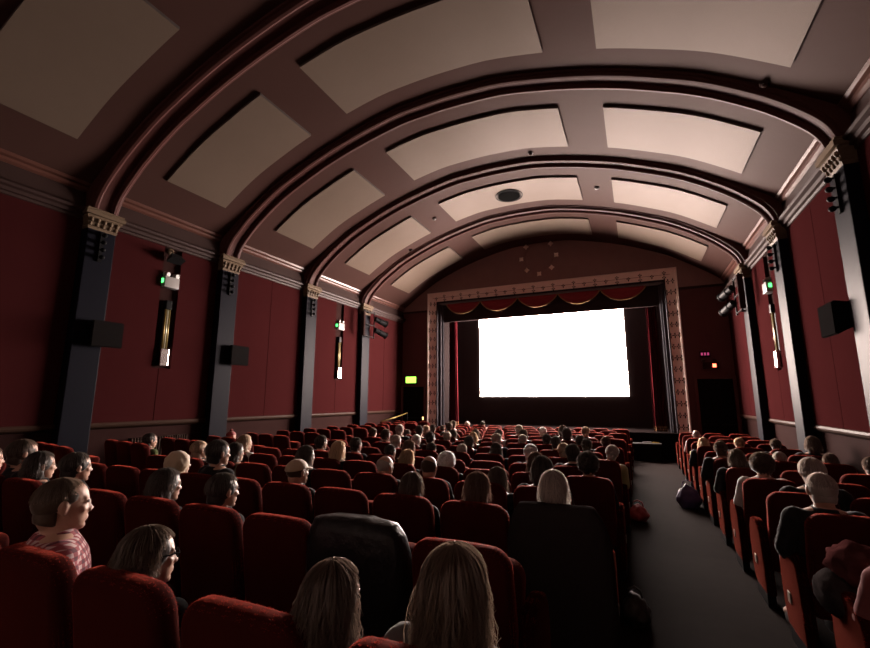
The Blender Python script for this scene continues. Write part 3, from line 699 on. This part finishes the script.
PEOPLE = [
    ('centre', 0, 3, -0.13, 0.05, 'crop', 'lightbrown', 'plaid'),
    ('centre', 0, 2, -0.05, -0.07, 'bob', 'brown', 'plum'),
    ('centre', 0, 1, 0.22, -0.07, 'long', 'brown', 'black'),
    ('centre', 0, 0, 0.03, 0.01, 'long', 'lightbrown', 'grey'),
    ('centre', 1, 6, -0.09, 0.02, 'short', 'black', 'black'),
    ('centre', 1, 7, -0.06, -0.0, 'bob', 'black', 'black'),
    ('centre', 1, 9, 0.13, 0.0, 'bob', 'brown', 'black'),
    ('centre', 1, 8, 0.13, 0.08, 'short', 'brown', 'black'),
    ('left', 2, 0, -0.0, -0.05, 'short', 'black', 'green'),
    ('centre', 2, 7, 0.13, -0.03, 'hood', 'beige', 'beige'),
    ('centre', 3, 8, 0.01, -0.0, 'short', 'fair', 'black'),
    ('centre', 2, 6, 0.09, 0.09, 'short', 'black', 'black'),
    ('centre', 3, 7, 0.1, -0.0, 'bob', 'black', 'scarf'),
    ('centre', 4, 9, 0.04, 0.03, 'bob', 'fair', 'white'),
    ('left', 4, 1, -0.09, -0.07, 'hat', 'red', 'black'),
    ('centre', 1, 4, -0.06, -0.03, 'bob', 'black', 'black'),
    ('centre', 1, 3, -0.05, -0.02, 'short', 'black', 'black'),
    ('centre', 2, 4, -0.0, -0.01, 'cap', 'beige', 'black'),
    ('centre', 3, 5, 0.1, 0.01, 'long', 'black', 'black'),
    ('centre', 5, 7, -0.11, 0.03, 'short', 'black', 'black'),
    ('centre', 4, 6, 0.12, 0.01, 'long', 'blonde', 'black'),
    ('centre', 5, 6, 0.02, 0.02, 'short', 'black', 'black'),
    ('centre', 8, 9, -0.09, -0.0, 'short', 'brown', 'black'),
    ('centre', 7, 7, -0.02, 0.04, 'short', 'brown', 'black'),
    ('centre', 8, 8, 0.04, 0.08, 'short', 'grey', 'black'),
    ('centre', 9, 8, 0.02, -0.07, 'bob', 'brown', 'black'),
    ('centre', 6, 6, -0.07, 0.02, 'short', 'grey', 'black'),
    ('centre', 8, 7, -0.02, 0.07, 'short', 'black', 'black'),
    ('centre', 9, 7, -0.03, 0.03, 'short', 'fair', 'white'),
    ('centre', 7, 6, 0.13, -0.03, 'short', 'white', 'black'),
    ('centre', 7, 5, -0.12, 0.02, 'short', 'black', 'black'),
    ('centre', 5, 4, -0.13, 0.01, 'bob', 'auburn', 'black'),
    ('centre', 5, 5, 0.1, -0.05, 'short', 'black', 'black'),
    ('centre', 3, 3, 0.04, -0.03, 'bald', 'grey', 'black'),
    ('centre', 4, 4, 0.07, -0.04, 'bob', 'blonde', 'black'),
    ('centre', 6, 5, 0.07, -0.07, 'short', 'black', 'black'),
    ('centre', 11, 8, 0.13, -0.06, 'short', 'brown', 'white'),
    ('centre', 10, 8, -0.01, -0.0, 'short', 'black', 'black'),
    ('centre', 10, 7, -0.1, 0.06, 'short', 'brown', 'black'),
    ('centre', 11, 7, -0.1, 0.06, 'short', 'brown', 'black'),
    ('centre', 8, 6, 0.1, -0.03, 'short', 'grey', 'black'),
    ('centre', 9, 6, 0.13, -0.04, 'bob', 'brown', 'black'),
    ('centre', 6, 4, 0.07, -0.07, 'short', 'grey', 'black'),
    ('centre', 14, 9, 0.1, -0.07, 'short', 'grey', 'white'),
    ('centre', 14, 8, 0.1, -0.05, 'short', 'black', 'pink'),
    ('centre', 7, 4, 0.12, -0.03, 'bob', 'black', 'black'),
    ('centre', 8, 5, 0.13, -0.03, 'bob', 'blonde', 'black'),
    ('centre', 9, 5, 0.13, -0.02, 'bob', 'brown', 'black'),
    ('centre', 3, 2, -0.01, -0.01, 'bald', 'brown', 'black'),
    ('centre', 4, 3, 0.05, -0.05, 'curly', 'white', 'black'),
    ('centre', 2, 2, 0.02, -0.05, 'bob', 'brown', 'black'),
    ('centre', 2, 1, -0.01, -0.02, 'bob', 'auburn', 'black'),
    ('centre', 9, 4, 0.12, -0.01, 'short', 'black', 'white'),
    ('centre', 7, 3, 0.09, 0.03, 'short', 'grey', 'black'),
    ('centre', 6, 3, 0.09, -0.04, 'long', 'black', 'black'),
    ('centre', 10, 4, 0.07, 0.04, 'short', 'grey', 'black'),
    ('centre', 9, 3, 0.13, 0.01, 'short', 'brown', 'black'),
    ('centre', 8, 3, 0.06, -0.03, 'short', 'grey', 'black'),
    ('centre', 10, 3, 0.09, 0.01, 'short', 'white', 'white'),
    ('centre', 8, 2, -0.02, -0.01, 'short', 'black', 'black'),
    ('centre', 7, 1, 0.03, 0.02, 'short', 'black', 'black'),
    ('centre', 10, 2, -0.0, 0.05, 'bob', 'brown', 'black'),
    ('centre', 9, 1, -0.05, 0.05, 'bob', 'black', 'black'),
    ('centre', 10, 1, -0.05, 0.04, 'short', 'fair', 'black'),
    ('centre', 8, 1, 0.04, -0.01, 'short', 'black', 'black'),
    ('centre', 7, 0, -0.02, -0.0, 'short', 'black', 'black'),
    ('centre', 6, 0, -0.07, 0.02, 'short', 'grey', 'olive'),
    ('centre', 8, 0, -0.06, -0.02, 'short', 'auburn', 'black'),
    ('centre', 6, 1, 0.02, -0.0, 'short', 'fair', 'black'),
    ('centre', 5, 0, 0.0, 0.05, 'short', 'black', 'black'),
    ('centre', 5, 1, 0.02, 0.03, 'short', 'white', 'black'),
    ('centre', 4, 1, 0.01, 0.0, 'long', 'auburn', 'black'),
    ('centre', 3, 0, -0.01, 0.03, 'bob', 'black', 'black'),
    ('centre', 4, 0, -0.0, 0.01, 'curly', 'black', 'black'),
    ('centre', 2, 0, -0.03, 0.02, 'bob', 'grey', 'black'),
    ('centre', 3, 1, 0.13, -0.07, 'long', 'brown', 'black'),
    ('right', 9, 0, -0.02, -0.02, 'bald', 'grey', 'white'),
    ('right', 7, 0, -0.11, -0.05, 'long', 'blonde', 'black'),
    ('right', 5, 0, -0.11, 0.03, 'short', 'brown', 'black'),
    ('right', 7, 1, -0.1, -0.03, 'short', 'blonde', 'black'),
    ('right', 4, 0, -0.08, 0.01, 'bob', 'brown', 'black'),
    ('right', 3, 0, -0.02, 0.03, 'curly', 'brown', 'white'),
    ('right', 7, 2, -0.12, -0.03, 'short', 'brown', 'black'),
    ('right', 5, 1, 0.02, -0.07, 'short', 'grey', 'black'),
    ('right', 6, 2, 0.13, 0.07, 'bob', 'brown', 'black'),
    ('right', 5, 2, 0.02, -0.07, 'bob', 'brown', 'black'),
    ('right', 2, 0, 0.13, 0.07, 'short', 'grey', 'black'),
    ('right', 1, 0, -0.09, 0.04, 'crop', 'grey', 'black'),
    ('right', 4, 2, 0.1, -0.01, 'short', 'brown', 'red'),
    ('right', 0, 0, -0.05, -0.07, 'bob', 'brown', 'dusty'),
]
TAKEN = {(p[0], p[1], p[2]) for p in PEOPLE}
def seat_words(block, k, j, n):
    b = {'centre': 'centre-block', 'right': 'right-block', 'left': 'wall-side'}[block]
    e = {'centre': 'from the aisle', 'right': 'from the aisle', 'left': 'from the wall'}[block]
    jj = j if block != 'left' else 2 - j
    return '%s row from the back, %s %s' % (ORD[k], ORD[jj], e), b
for k in range(15):
    for j in range(10):
        x, y, z, a = seat_spot('centre', k, j); w_, b = seat_words('centre', k, j, 10)
        seat('red velvet %s seat, %s' % (b, w_), (x, y, z), a, ('centre', k, j) in TAKEN, 'frame', 'panel' if j == 0 else None, 'seats of the centre block')
for k in range(12):
    for j in range(3):
        x, y, z, a = seat_spot('right', k, j); w_, b = seat_words('right', k, j, 3)
        seat('red velvet %s seat, %s' % (b, w_), (x, y, z), a, ('right', k, j) in TAKEN, 'panel' if j == 0 else None, 'frame', 'seats of the right block')
# the left wall block stands on a low step
bm = bmesh.new(); ysl = [1.6, 4, 6, 9, 12, 13.9]
loft(bm, [[(XL, y, floor_z(y) - .02), (-6.12, y, floor_z(y) - .02), (-6.12, y, floor_z(y) + .1), (XL, y, floor_z(y) + .1)] for y in ysl])
structure('floor_step', bm, M['carpet'])
for k in range(13):
    for j in range(3):
        x, y, z, a = seat_spot('left', k, j); w_, b = seat_words('left', k, j, 3)
        seat('red velvet %s seat, %s' % (b, w_), (x, y, z), a, ('left', k, j) in TAKEN, 'frame', 'panel' if j == 0 else None, 'seats of the left wall block')

# ------------------------------------------------------------------ people
HZ = 1.06; HY = .20                     # head centre of the seated figure, seat-local
def capsule(bm, a, b, ra, rb, n=12, flat=1.0):
    tube(bm, [a, b], [ra, rb], n); ellipsoid(bm, a, (ra, ra, ra), 2); ellipsoid(bm, b, (rb, rb, rb), 2)
def torso_rings(g):
    # (y, z, half width, half depth)
    R = [(.27, .42, .15, .11), (.27, .48, .175, .13), (.255, .56, .165, .12), (.235, .64, .15, .11), (.215, .72, .155, .11), (.20, .80, .175, .115), (.19, .86, .185, .11), (.19, .90, .175, .09), (.19, .93, .12, .07), (.192, .95, .07, .06)]
    return [[((hw + g) * math.cos(t), y + (hd + g) * math.sin(t), z) for t in [k * 2 * PI / 24 for k in range(24)]] for y, z, hw, hd in R]
ARMS = {}
for s in (-1, 1): ARMS[s] = [Vector((s * .175, .19, .875)), Vector((s * .235, .235, .66)), Vector((s * .13, .46, .585))]
LEGS = {s: [Vector((s * .09, .29, .50)), Vector((s * .115, .66, .51)), Vector((s * .115, .69, .10))] for s in (-1, 1)}
def hand(bm, s):
    w_ = ARMS[s][2]; d = Vector((-s * .45, .85, -.28)).normalized(); side = Vector((s * .85, .45, 0)).normalized(); dn = Vector((0, 0, -1))
    p = w_ + d * .05
    ellipsoid(bm, p, (.04, .05, .02), 2); capsule(bm, w_, p, .026, .03, 10)
    for i, L in enumerate((.062, .072, .068, .052)):
        k = p + d * .04 + side * (.030 - i * .02)
        m = k + d * L * .55 + dn * .006; e = m + d * L * .4 + dn * .026
        capsule(bm, k, m, .0095, .009, 8); capsule(bm, m, e, .009, .0075, 8)
    k = p - d * .02 - side * .03; m = k + (d * .6 - side * .7).normalized() * .035; e = m + d * .03 + dn * .006
    capsule(bm, k, m, .0125, .011, 8); capsule(bm, m, e, .011, .009, 8)
def head(bm):
    c = Vector((0, HY, HZ))
    def e(p, r, sub=3): ellipsoid(bm, (c.x + p[0], c.y + p[1], c.z + p[2]), r, sub)
    e((0, -.005, .025), (.075, .096, .088)); e((0, .02, -.03), (.064, .074, .075)); e((0, .035, -.062), (.052, .056, .055)); e((0, .066, -.098), (.026, .024, .02))
    e((0, .074, .026), (.05, .018, .014)); e((0, .09, -.01), (.011, .013, .03)); e((0, .1, -.028), (.013, .014, .012)); e((0, -.035, -.045), (.058, .055, .065))
    for s in (-1, 1):
        e((s * .012, .1, -.034), (.009, .009, .008), 2); e((s * .035, .066, -.022), (.024, .02, .02), 2)
        e((s * .031, .077, .008), (.015, .011, .011), 2)
        e((s * .077, -.004, .0), (.01, .02, .03), 2); e((s * .075, .0, -.022), (.009, .012, .016), 2)
    e((0, .087, -.06), (.022, .012, .007), 2); e((0, .085, -.072), (.019, .012, .007), 2)
    tube(bm, [(0, .185, .90), (0, .188, .96), (0, HY - .012, HZ - .07)], [.062, .056, .055], 16)
def body_mesh():
    bm = bmesh.new()
    loft(bm, torso_rings(0)); head(bm)
    for s in (-1, 1):
        a, b, c = ARMS[s]; ellipsoid(bm, (s * .165, .19, .875), (.06, .065, .06), 2)
        capsule(bm, a, b, .05, .04); capsule(bm, b, c, .04, .026); hand(bm, s)
        a, b, c = LEGS[s]; capsule(bm, a, b, .088, .058); capsule(bm, b, c, .055, .036)
        capsule(bm, c, c + Vector((s * .02, .15, -.055)), .04, .03)
    return remesh(bm, .0065, M['skin'], 'person_body', 2)
def top_mesh():
    bm = bmesh.new(); r = torso_rings(.014); loft(bm, r[:-1])
    tube(bm, [(0, .19, .91), (0, .186, .955)], [.085, .074], 18)
    for s in (-1, 1):
        a, b, c = ARMS[s]; ellipsoid(bm, (s * .165, .19, .875), (.076, .082, .072), 2)
        capsule(bm, a, b, .066, .057); tube(bm, [b, c - (c - b) * .04], [.056, .042], 14); ellipsoid(bm, b, (.057,) * 3, 2)
    for v in bm.verts: v.co += Vector((1, 1, 1)) * 0
    me = remesh(bm, .011, M['skin'], 'person_top', 2)
    for v in me.vertices:
        n = noise.noise(v.co * 9) * .006 + noise.noise(v.co * 22) * .003; v.co += v.normal * n
    return me
def trousers_mesh():
    bm = bmesh.new(); r = torso_rings(.01); loft(bm, r[:4])
    for s in (-1, 1):
        a, b, c = LEGS[s]; capsule(bm, a, b, .10, .072); tube(bm, [b, c + Vector((0, 0, .0))], [.07, .058], 16)
    return remesh(bm, .012, M['trousers'], 'person_trousers', 2)
def shoe_mesh(s):
    bm = bmesh.new(); x = s * .12
    loft(bm, [[(x + hw * math.cos(t), y + hd * math.sin(t), z) for t in [k * 2 * PI / 18 for k in range(18)]] for y, z, hw, hd in ((.76, .0, .043, .135), (.76, .02, .046, .138), (.755, .045, .042, .128), (.73, .075, .038, .09), (.705, .11, .038, .05), (.70, .13, .036, .045))])
    return mesh_of('shoe', bm, M['shoe'], True)
# ---- hair: a scalp shell with strands laid over it
def strand(bm, pts, r, rnd):
    """one lock: a thin tapering ribbon"""
    pts = [Vector(p) for p in pts]; n = len(pts); L = []
    ax = Vector((rnd.uniform(-1, 1), rnd.uniform(-1, 1), rnd.uniform(-1, 1)))
    for i, p in enumerate(pts):
        t = (pts[min(i + 1, n - 1)] - pts[max(i - 1, 0)]).normalized(); sd = t.cross(ax).normalized() * r * (1 - .75 * i / n)
        L.append((bm.verts.new(p - sd), bm.verts.new(p + sd)))
    for a, b in zip(L, L[1:]): bm.faces.new((a[0], a[1], b[1], b[0])).material_index = 1
def hair_mesh(kind, seed, strands=260):
    rnd = random.Random(seed); bm = bmesh.new(); off = Vector((seed * 3.1, seed * 1.7, 0))
    c = Vector((0, HY - .014, HZ + .020))
    def shell(r, amp, f, cut, cc=c, sub=4, streak=6.0):
        b2 = bmesh.new(); bmesh.ops.create_icosphere(b2, subdivisions=sub, radius=1)
        for v in b2.verts:
            d = v.co.copy(); az = math.atan2(d.y, d.x)
            n = noise.noise(Vector((math.cos(az) * streak, math.sin(az) * streak, d.z * 1.5)) + off) * amp + noise.noise(d * f + off) * amp
            v.co = Vector((d.x * r[0], d.y * r[1], d.z * r[2])) * (1 + n) + cc
        for p, nn in cut:
            g = b2.verts[:] + b2.edges[:] + b2.faces[:]
            res = bmesh.ops.bisect_plane(b2, geom=g, plane_co=Vector(p) + Vector((0, HY, HZ)), plane_no=Vector(nn), clear_outer=True)
            es = [e for e in b2.edges if e.is_boundary]
            if es: bmesh.ops.holes_fill(b2, edges=es, sides=0)
        me = bpy.data.meshes.new('t'); b2.to_mesh(me); b2.free(); bm.from_mesh(me); bpy.data.meshes.remove(me)
    def strands_over(r, n, th_end, drop=0.0, spread=.012, rad=.0016, cc=c, fuzz=.12, curl=0.0):
        for _ in range(n):
            az = rnd.uniform(0, 2 * PI); fr = math.sin(az)            # >0 is the face side
            te = th_end * (.62 if fr > .55 else (.8 if fr > .2 else 1)) * rnd.uniform(.75, 1.0)
            dro = drop * rnd.uniform(.6, 1.05) if fr < .35 else 0
            t0 = rnd.uniform(.05, .5); g = 1 + .02 + rnd.random() ** 1.6 * fuzz; pts = []
            for i in range(6):
                t = t0 + (te - t0) * i / 5; w = curl * math.sin(i * 2 + az * 7)
                a2 = az + w + rnd.uniform(-.03, .03)
                pts.append(cc + Vector((r[0] * math.sin(t) * math.cos(a2), r[1] * math.sin(t) * math.sin(a2), r[2] * math.cos(t))) * g)
            if dro:
                e = pts[-1]; o = Vector((e.x, e.y - cc.y, 0))
                for i in range(1, 5):
                    pts.append(e + Vector((0, 0, -dro * i / 4)) + o * (.03 * i) + Vector((rnd.uniform(-1, 1), rnd.uniform(-1, 1), 0)) * spread)
                pts = pts[:4] + pts[5:]
            strand(bm, pts, rad * .55 * rnd.uniform(.6, 1.1), rnd)
    if kind == 'short':
        shell((.083, .100, .092), .05, 4, [((0, .02, -.03), (0, .55, -.83)), ((0, .072, .03), (0, 1, -.55))])
        shell((.066, .064, .075), .04, 4, [((0, -.012, 0), (0, 1, 0)), ((0, 0, -.105), (0, -.3, -1))], cc=c + Vector((0, -.026, -.062)), sub=3)
        strands_over((.083, .1, .092), strands, 1.95, rad=.0026)
    elif kind == 'crop':
        shell((.0795, .099, .0905), .02, 4, [((0, .0, -.002), (0, .5, -.87)), ((0, .052, .05), (0, 1, -.35))])
        shell((.067, .062, .075), .02, 4, [((0, -.02, 0), (0, 1, 0)), ((0, 0, -.09), (0, -.3, -1))], cc=c + Vector((0, -.024, -.058)), sub=3)
        strands_over((.079, .099, .091), strands, 1.6, rad=.002, fuzz=.06)
    elif kind == 'bald':
        shell((.081, .099, .088), .02, 4, [((0, .02, -.03), (0, .55, -.83)), ((0, .03, 0), (0, 1, 0)), ((0, -.02, .045), (0, .5, .86))])
    elif kind == 'curly':
        shell((.105, .118, .112), .16, 7, [((0, .02, -.04), (0, .6, -.8)), ((0, .085, .03), (0, 1, -.55))], streak=9)
        strands_over((.108, .12, .116), strands, 1.9, rad=.002, curl=.35)
    elif kind == 'bob':
        shell((.083, .103, .096), .06, 4, [((0, .045, -.02), (0, .9, -.44)), ((0, .078, .035), (0, 1, -.5))])
        shell((.083, .076, .118), .09, 4, [((0, 0, -.135), (0, 0, -1)), ((0, .035, 0), (0, 1, 0))], cc=c + Vector((0, -.022, -.065)))
        strands_over((.085, .104, .097), strands, 1.75, drop=.11, rad=.0028, fuzz=.14)
    elif kind == 'long':
        shell((.080, .102, .095), .05, 4, [((0, .045, -.02), (0, .9, -.44)), ((0, .08, .035), (0, 1, -.5))])
        shell((.083, .066, .24), .12, 3, [((0, .03, 0), (0, 1, 0)), ((0, 0, -.32), (0, 0, -1))], cc=c + Vector((0, -.03, -.15)), streak=10)
        strands_over((.082, .103, .096), int(strands * 1.5), 1.7, drop=.27, rad=.003, spread=.024, fuzz=.16)
    elif kind == 'hood':
        shell((.115, .125, .125), .06, 3, [((0, .07, 0), (0, 1, -.1)), ((0, 0, -.15), (0, 0, -1))], cc=c + Vector((0, -.015, -.01)))
        shell((.14, .10, .07), .08, 4, [], cc=c + Vector((0, -.02, -.15)))
    elif kind in ('cap', 'hat'):
        shell((.092, .108, .092), .03, 3, [((0, 0, .028), (0, .12, -1))])
        if kind == 'cap':
            b = [(.07 * math.cos(t), .155 * math.sin(t)) for t in [PI * k / 12 for k in range(13)]]
            loft(bm, [[(x, HY + .0 + y, HZ + z + .035 - y * .15) for x, y in b] for z in (0, .01)])
        else:
            ellipsoid(bm, (0, HY - .01, HZ + .13), (.035, .035, .03), 2)
    return mesh_of('hair_' + kind, bm, [M['skin'], M['pile']], True, recalc=False)
BODY, TOPM, TROU = body_mesh(), top_mesh(), trousers_mesh()
SHOE = {s: shoe_mesh(s) for s in (-1, 1)}
bm = bmesh.new(); ellipsoid(bm, (0, 0, 0), (.0105, .0075, .0075), 2); EYE = mesh_of('eye', bm, M['eye_white'], True)
HAIR = {}
def hair(kind, v):
    if (kind, v) not in HAIR: HAIR[kind, v] = hair_mesh(kind, v + 1, 1500 if v == 9 else 700)
    return HAIR[kind, v]
def dress(o, m, m2=None):
    o.material_slots[0].link = 'OBJECT'; o.material_slots[0].material = m
    if m2: o.material_slots[1].link = 'OBJECT'; o.material_slots[1].material = m2
HN = {'short': 'short %s hair', 'crop': 'cropped %s hair', 'bald': '%s-fringed bald head', 'curly': 'curly %s hair', 'bob': 'chin-length %s hair', 'long': 'long %s hair', 'hood': '%s hood up', 'cap': '%s peaked cap', 'hat': '%s knitted hat'}
CN = {'lightbrown': 'light brown', 'fair': 'fair', 'auburn': 'reddish'}
TN = {'scarf': 'pale scarf', 'plaid': 'plaid shirt', 'plum': 'plum top', 'grey': 'grey top', 'pink': 'pink top', 'dusty': 'dusty pink jacket', 'olive': 'olive jacket', 'white': 'white top', 'black': 'dark top', 'green': 'green jumper', 'beige': 'beige coat', 'red': 'red top'}
for n, (block, k, j, dx, dz, hk, hc, tc) in enumerate(PEOPLE):
    x, y, z, a = seat_spot(block, k, j); s = (.995 + dz) / HZ
    near = block == 'centre' and k == 0
    w_ = {'centre': '%s centre row from back, %s from aisle', 'right': '%s right-block row from back, %s from aisle', 'left': '%s wall-side row from back, %s from aisle'}[block] % (ORD[k], ORD[j])
    hn = HN[hk] % CN.get(hc, hc)
    lab = 'person with %s%s, %s' % (hn, '' if tc == 'black' else ', ' + TN[tc], w_)
    turn = (-.38 if x < -1.4 else -.12) if near else (-.22 if block == 'centre' and x < -2.2 and k < 8 else 0)
    t = thing('person', lab, 'person', (x + dx, y, z), a, 'cinema audience'); t.scale = (s, s, s)
    if tc == 'olive': t.rotation_euler.y = .2
    obj('body', BODY, t); tp = obj('top', TOPM, t); dress(tp, TM[tc]); obj('trousers', TROU, t)
    for q in (-1, 1): obj('shoe', SHOE[q], t)
    for q in (-1, 1): e = obj('eye', EYE, t, (q * .031, HY + .086, HZ + .008))
    if turn:     # turned in the seat, towards the aisle side
        piv = Matrix.Translation((0, HY, 0)); t.matrix_world = Matrix.LocRotScale((x + dx, y, z), Matrix.Rotation(a, 3, 'Z').to_quaternion(), (s, s, s)) @ piv @ Matrix.Rotation(turn, 4, 'Z') @ piv.inverted()
    h = obj({'hood': 'hood', 'cap': 'cap', 'hat': 'hat'}.get(hk, 'hair'), hair(hk, 9 if near else n % 3), t); dress(h, HM[hc], HS[hc])
    if hk == 'cap': h2 = obj('hair', hair('bald', n % 3), t); dress(h2, HM['brown'], HS['brown'])
    if tc == 'plum':     # spectacles
        bm = bmesh.new()
        for q in (-1, 1):
            tube(bm, [(q * .034 + .024 * math.cos(b), HY + .1, HZ + .006 + .018 * math.sin(b)) for b in [k2 * PI / 8 for k2 in range(17)]], .0028, 6)
            tube(bm, [(q * .058, HY + .1, HZ + .01), (q * .079, HY + .06, HZ + .014), (q * .082, HY - .005, HZ + .012)], .0026, 6)
        tube(bm, [(-.01, HY + .105, HZ + .01), (.01, HY + .105, HZ + .01)], .0026, 6)
        part('spectacles', bm, M['black_metal'], t)

# ------------------------------------------------------------------ coats, bags and small things
def draped(name, label, spot, m, rings, seed, dxz=(0, 0)):
    """garment hung over a seat back: rings of (z, half width, half depth, x shift)"""
    x, y, z, a = seat_spot(*spot); bm = bmesh.new(); n = 56; R = []
    for zz, hw, hd, sx in rings:
        ring = []
        for i in range(n):
            t = i * 2 * PI / n; c, s2 = math.cos(t), math.sin(t)
            px = hw * math.copysign(abs(c) ** .55, c); py = hd * math.copysign(abs(s2) ** .7, s2)
            f = 1 + (.10 * noise.noise(Vector((px * 9 + seed, zz * 1.4, seed))) + .05 * noise.noise(Vector((px * 25, zz * 3, seed * 2)))) * min(1, (TOP + .05 - zz) * 4 + .2)
            ring.append((sx + px * (1 + .05 * noise.noise(Vector((zz * 5, s2, seed)))), .05 + lean(min(zz, TOP)) + py * f * (1.15 if s2 < 0 else .9), zz + .012 * noise.noise(Vector((px * 8, seed, 3)))))
        R.append(ring)
    loft(bm, R); bmesh.ops.subdivide_edges(bm, edges=[], cuts=1)
    return solo(name, bm, m, label, 'coat', (x, y, z), smooth=True, group=None)
draped('coat', 'long black coat spread over the aisle seat back, third centre row from the back', ('centre', 2, 0), M['coat'],
       [(.02, .31, .13, .0), (.12, .32, .15, .0), (.35, .32, .14, .0), (.6, .315, .12, .0), (.74, .305, .105, .0), (.84, .29, .095, .0), (.90, .265, .085, .0), (.945, .23, .07, .0), (.955, .16, .04, 0)], 3)
draped('jacket', 'black leather jacket hung over a seat back in the second centre row', ('centre', 1, 1), M['leather'],
       [(.28, .30, .11, .01), (.34, .315, .14, .01), (.5, .315, .13, .0), (.7, .30, .115, -.01), (.82, .285, .10, -.01), (.90, .265, .09, -.01), (.95, .235, .075, -.02), (.965, .17, .045, -.03)], 8)
def lump(name, label, cat, loc, r, m, seed, amp=.13, f=2.0, rotz=0, flat=True):
    bm = bmesh.new(); bmesh.ops.create_icosphere(bm, subdivisions=4, radius=1)
    for v in bm.verts:
        d = v.co.copy(); q = d * f + Vector((seed * 5.3, seed, 0))
        g = 1 + amp * noise.noise(q) + amp * .5 * abs(noise.noise(q * 2.3)) * 1.5
        z = d.z * r[2] * g
        v.co = Vector((d.x * r[0] * g, d.y * r[1] * g, max(z, -r[2] * .72) if flat else z))
    return solo(name, bm, m, label, cat, loc, smooth=True, rotz=rotz)
lump('coat', 'bundled dark coat on the armrest beside the bald man at right', 'coat', (.95, 4.0, floor_z(4) + .64), (.13, .2, .15), M['coat'], 2)
lump('jacket', 'dusty pink jacket bundled over the aisle arm at bottom right', 'jacket', (1.0, 3.16, floor_z(3) + .72), (.13, .17, .12), M['x_pink'], 4, .2, 2.6)
lump('coat', 'black coat bundled at the aisle arm in the bottom right corner', 'coat', (.87, 3.12, floor_z(3) + .60), (.08, .16, .11), M['coat'], 5)
def bag(name, label, loc, r, m, seed, rotz=0):
    t = thing(name, label, 'bag', loc, rotz); bm = bmesh.new(); bmesh.ops.create_icosphere(bm, subdivisions=4, radius=1)
    for v in bm.verts:
        d = v.co.copy(); g = 1 + .2 * noise.noise(d * 2.1 + Vector((seed, seed * 2, 0))); p = 1 - .3 * max(0, d.z)
        v.co = Vector((d.x * r[0] * g * p, d.y * r[1] * g * p, max(0, r[2] * (.72 + d.z * g))))
    part('sack', bm, m, t, True)
    bm = bmesh.new(); tube(bm, [(-r[0] * .5, 0, r[2] * 1.5), (-r[0] * .4, 0, r[2] * 1.95), (0, .02, r[2] * 2.1), (r[0] * .4, 0, r[2] * 1.95), (r[0] * .5, 0, r[2] * 1.5)], .009, 7); part('strap', bm, m, t, True)
bag('handbag', 'red bag on the aisle floor beside the man in olive', (-.10, 7.35, floor_z(7.35)), (.14, .16, .13), M['redbag'], 1)
bag('backpack', 'dark bag on the aisle floor ahead of the black coat', (-.12, 3.9, floor_z(3.9)), (.1, .17, .11), M['darkbag'], 2)
bag('shoulder_bag', 'purple bag in the aisle beside the right block', (.66, 8.6, floor_z(8.6)), (.18, .2, .2), M['purple'], 3)
def tub(loc, label):
    t = thing('popcorn_tub', label, 'popcorn', loc); bm = bmesh.new(); tube(bm, [(0, 0, 0), (0, 0, .13)], [.04, .058], 20); part('tub', bm, M['redbag'], t, .5)
    bm = bmesh.new()
    for q in range(14): ellipsoid(bm, (random.uniform(-.035, .035), random.uniform(-.035, .035), .13 + random.uniform(0, .02)), (.016,) * 3, 1)
    tag(part('popcorn', bm, M['popcorn'], t, True), kind='stuff')
tub((.86, 7.75, floor_z(7.75) + .63), 'red popcorn tub on the aisle end panel of the right block')
bm = bmesh.new(); box(bm, -.05, .05, -.03, .03, 0, .15, 0, .01)
solo('snack_packet', bm, M['yellow'], 'small yellow snack packet on a far right-block aisle arm', 'packet', (.88, 9.66, floor_z(9.66) + .635), rotz=.2)
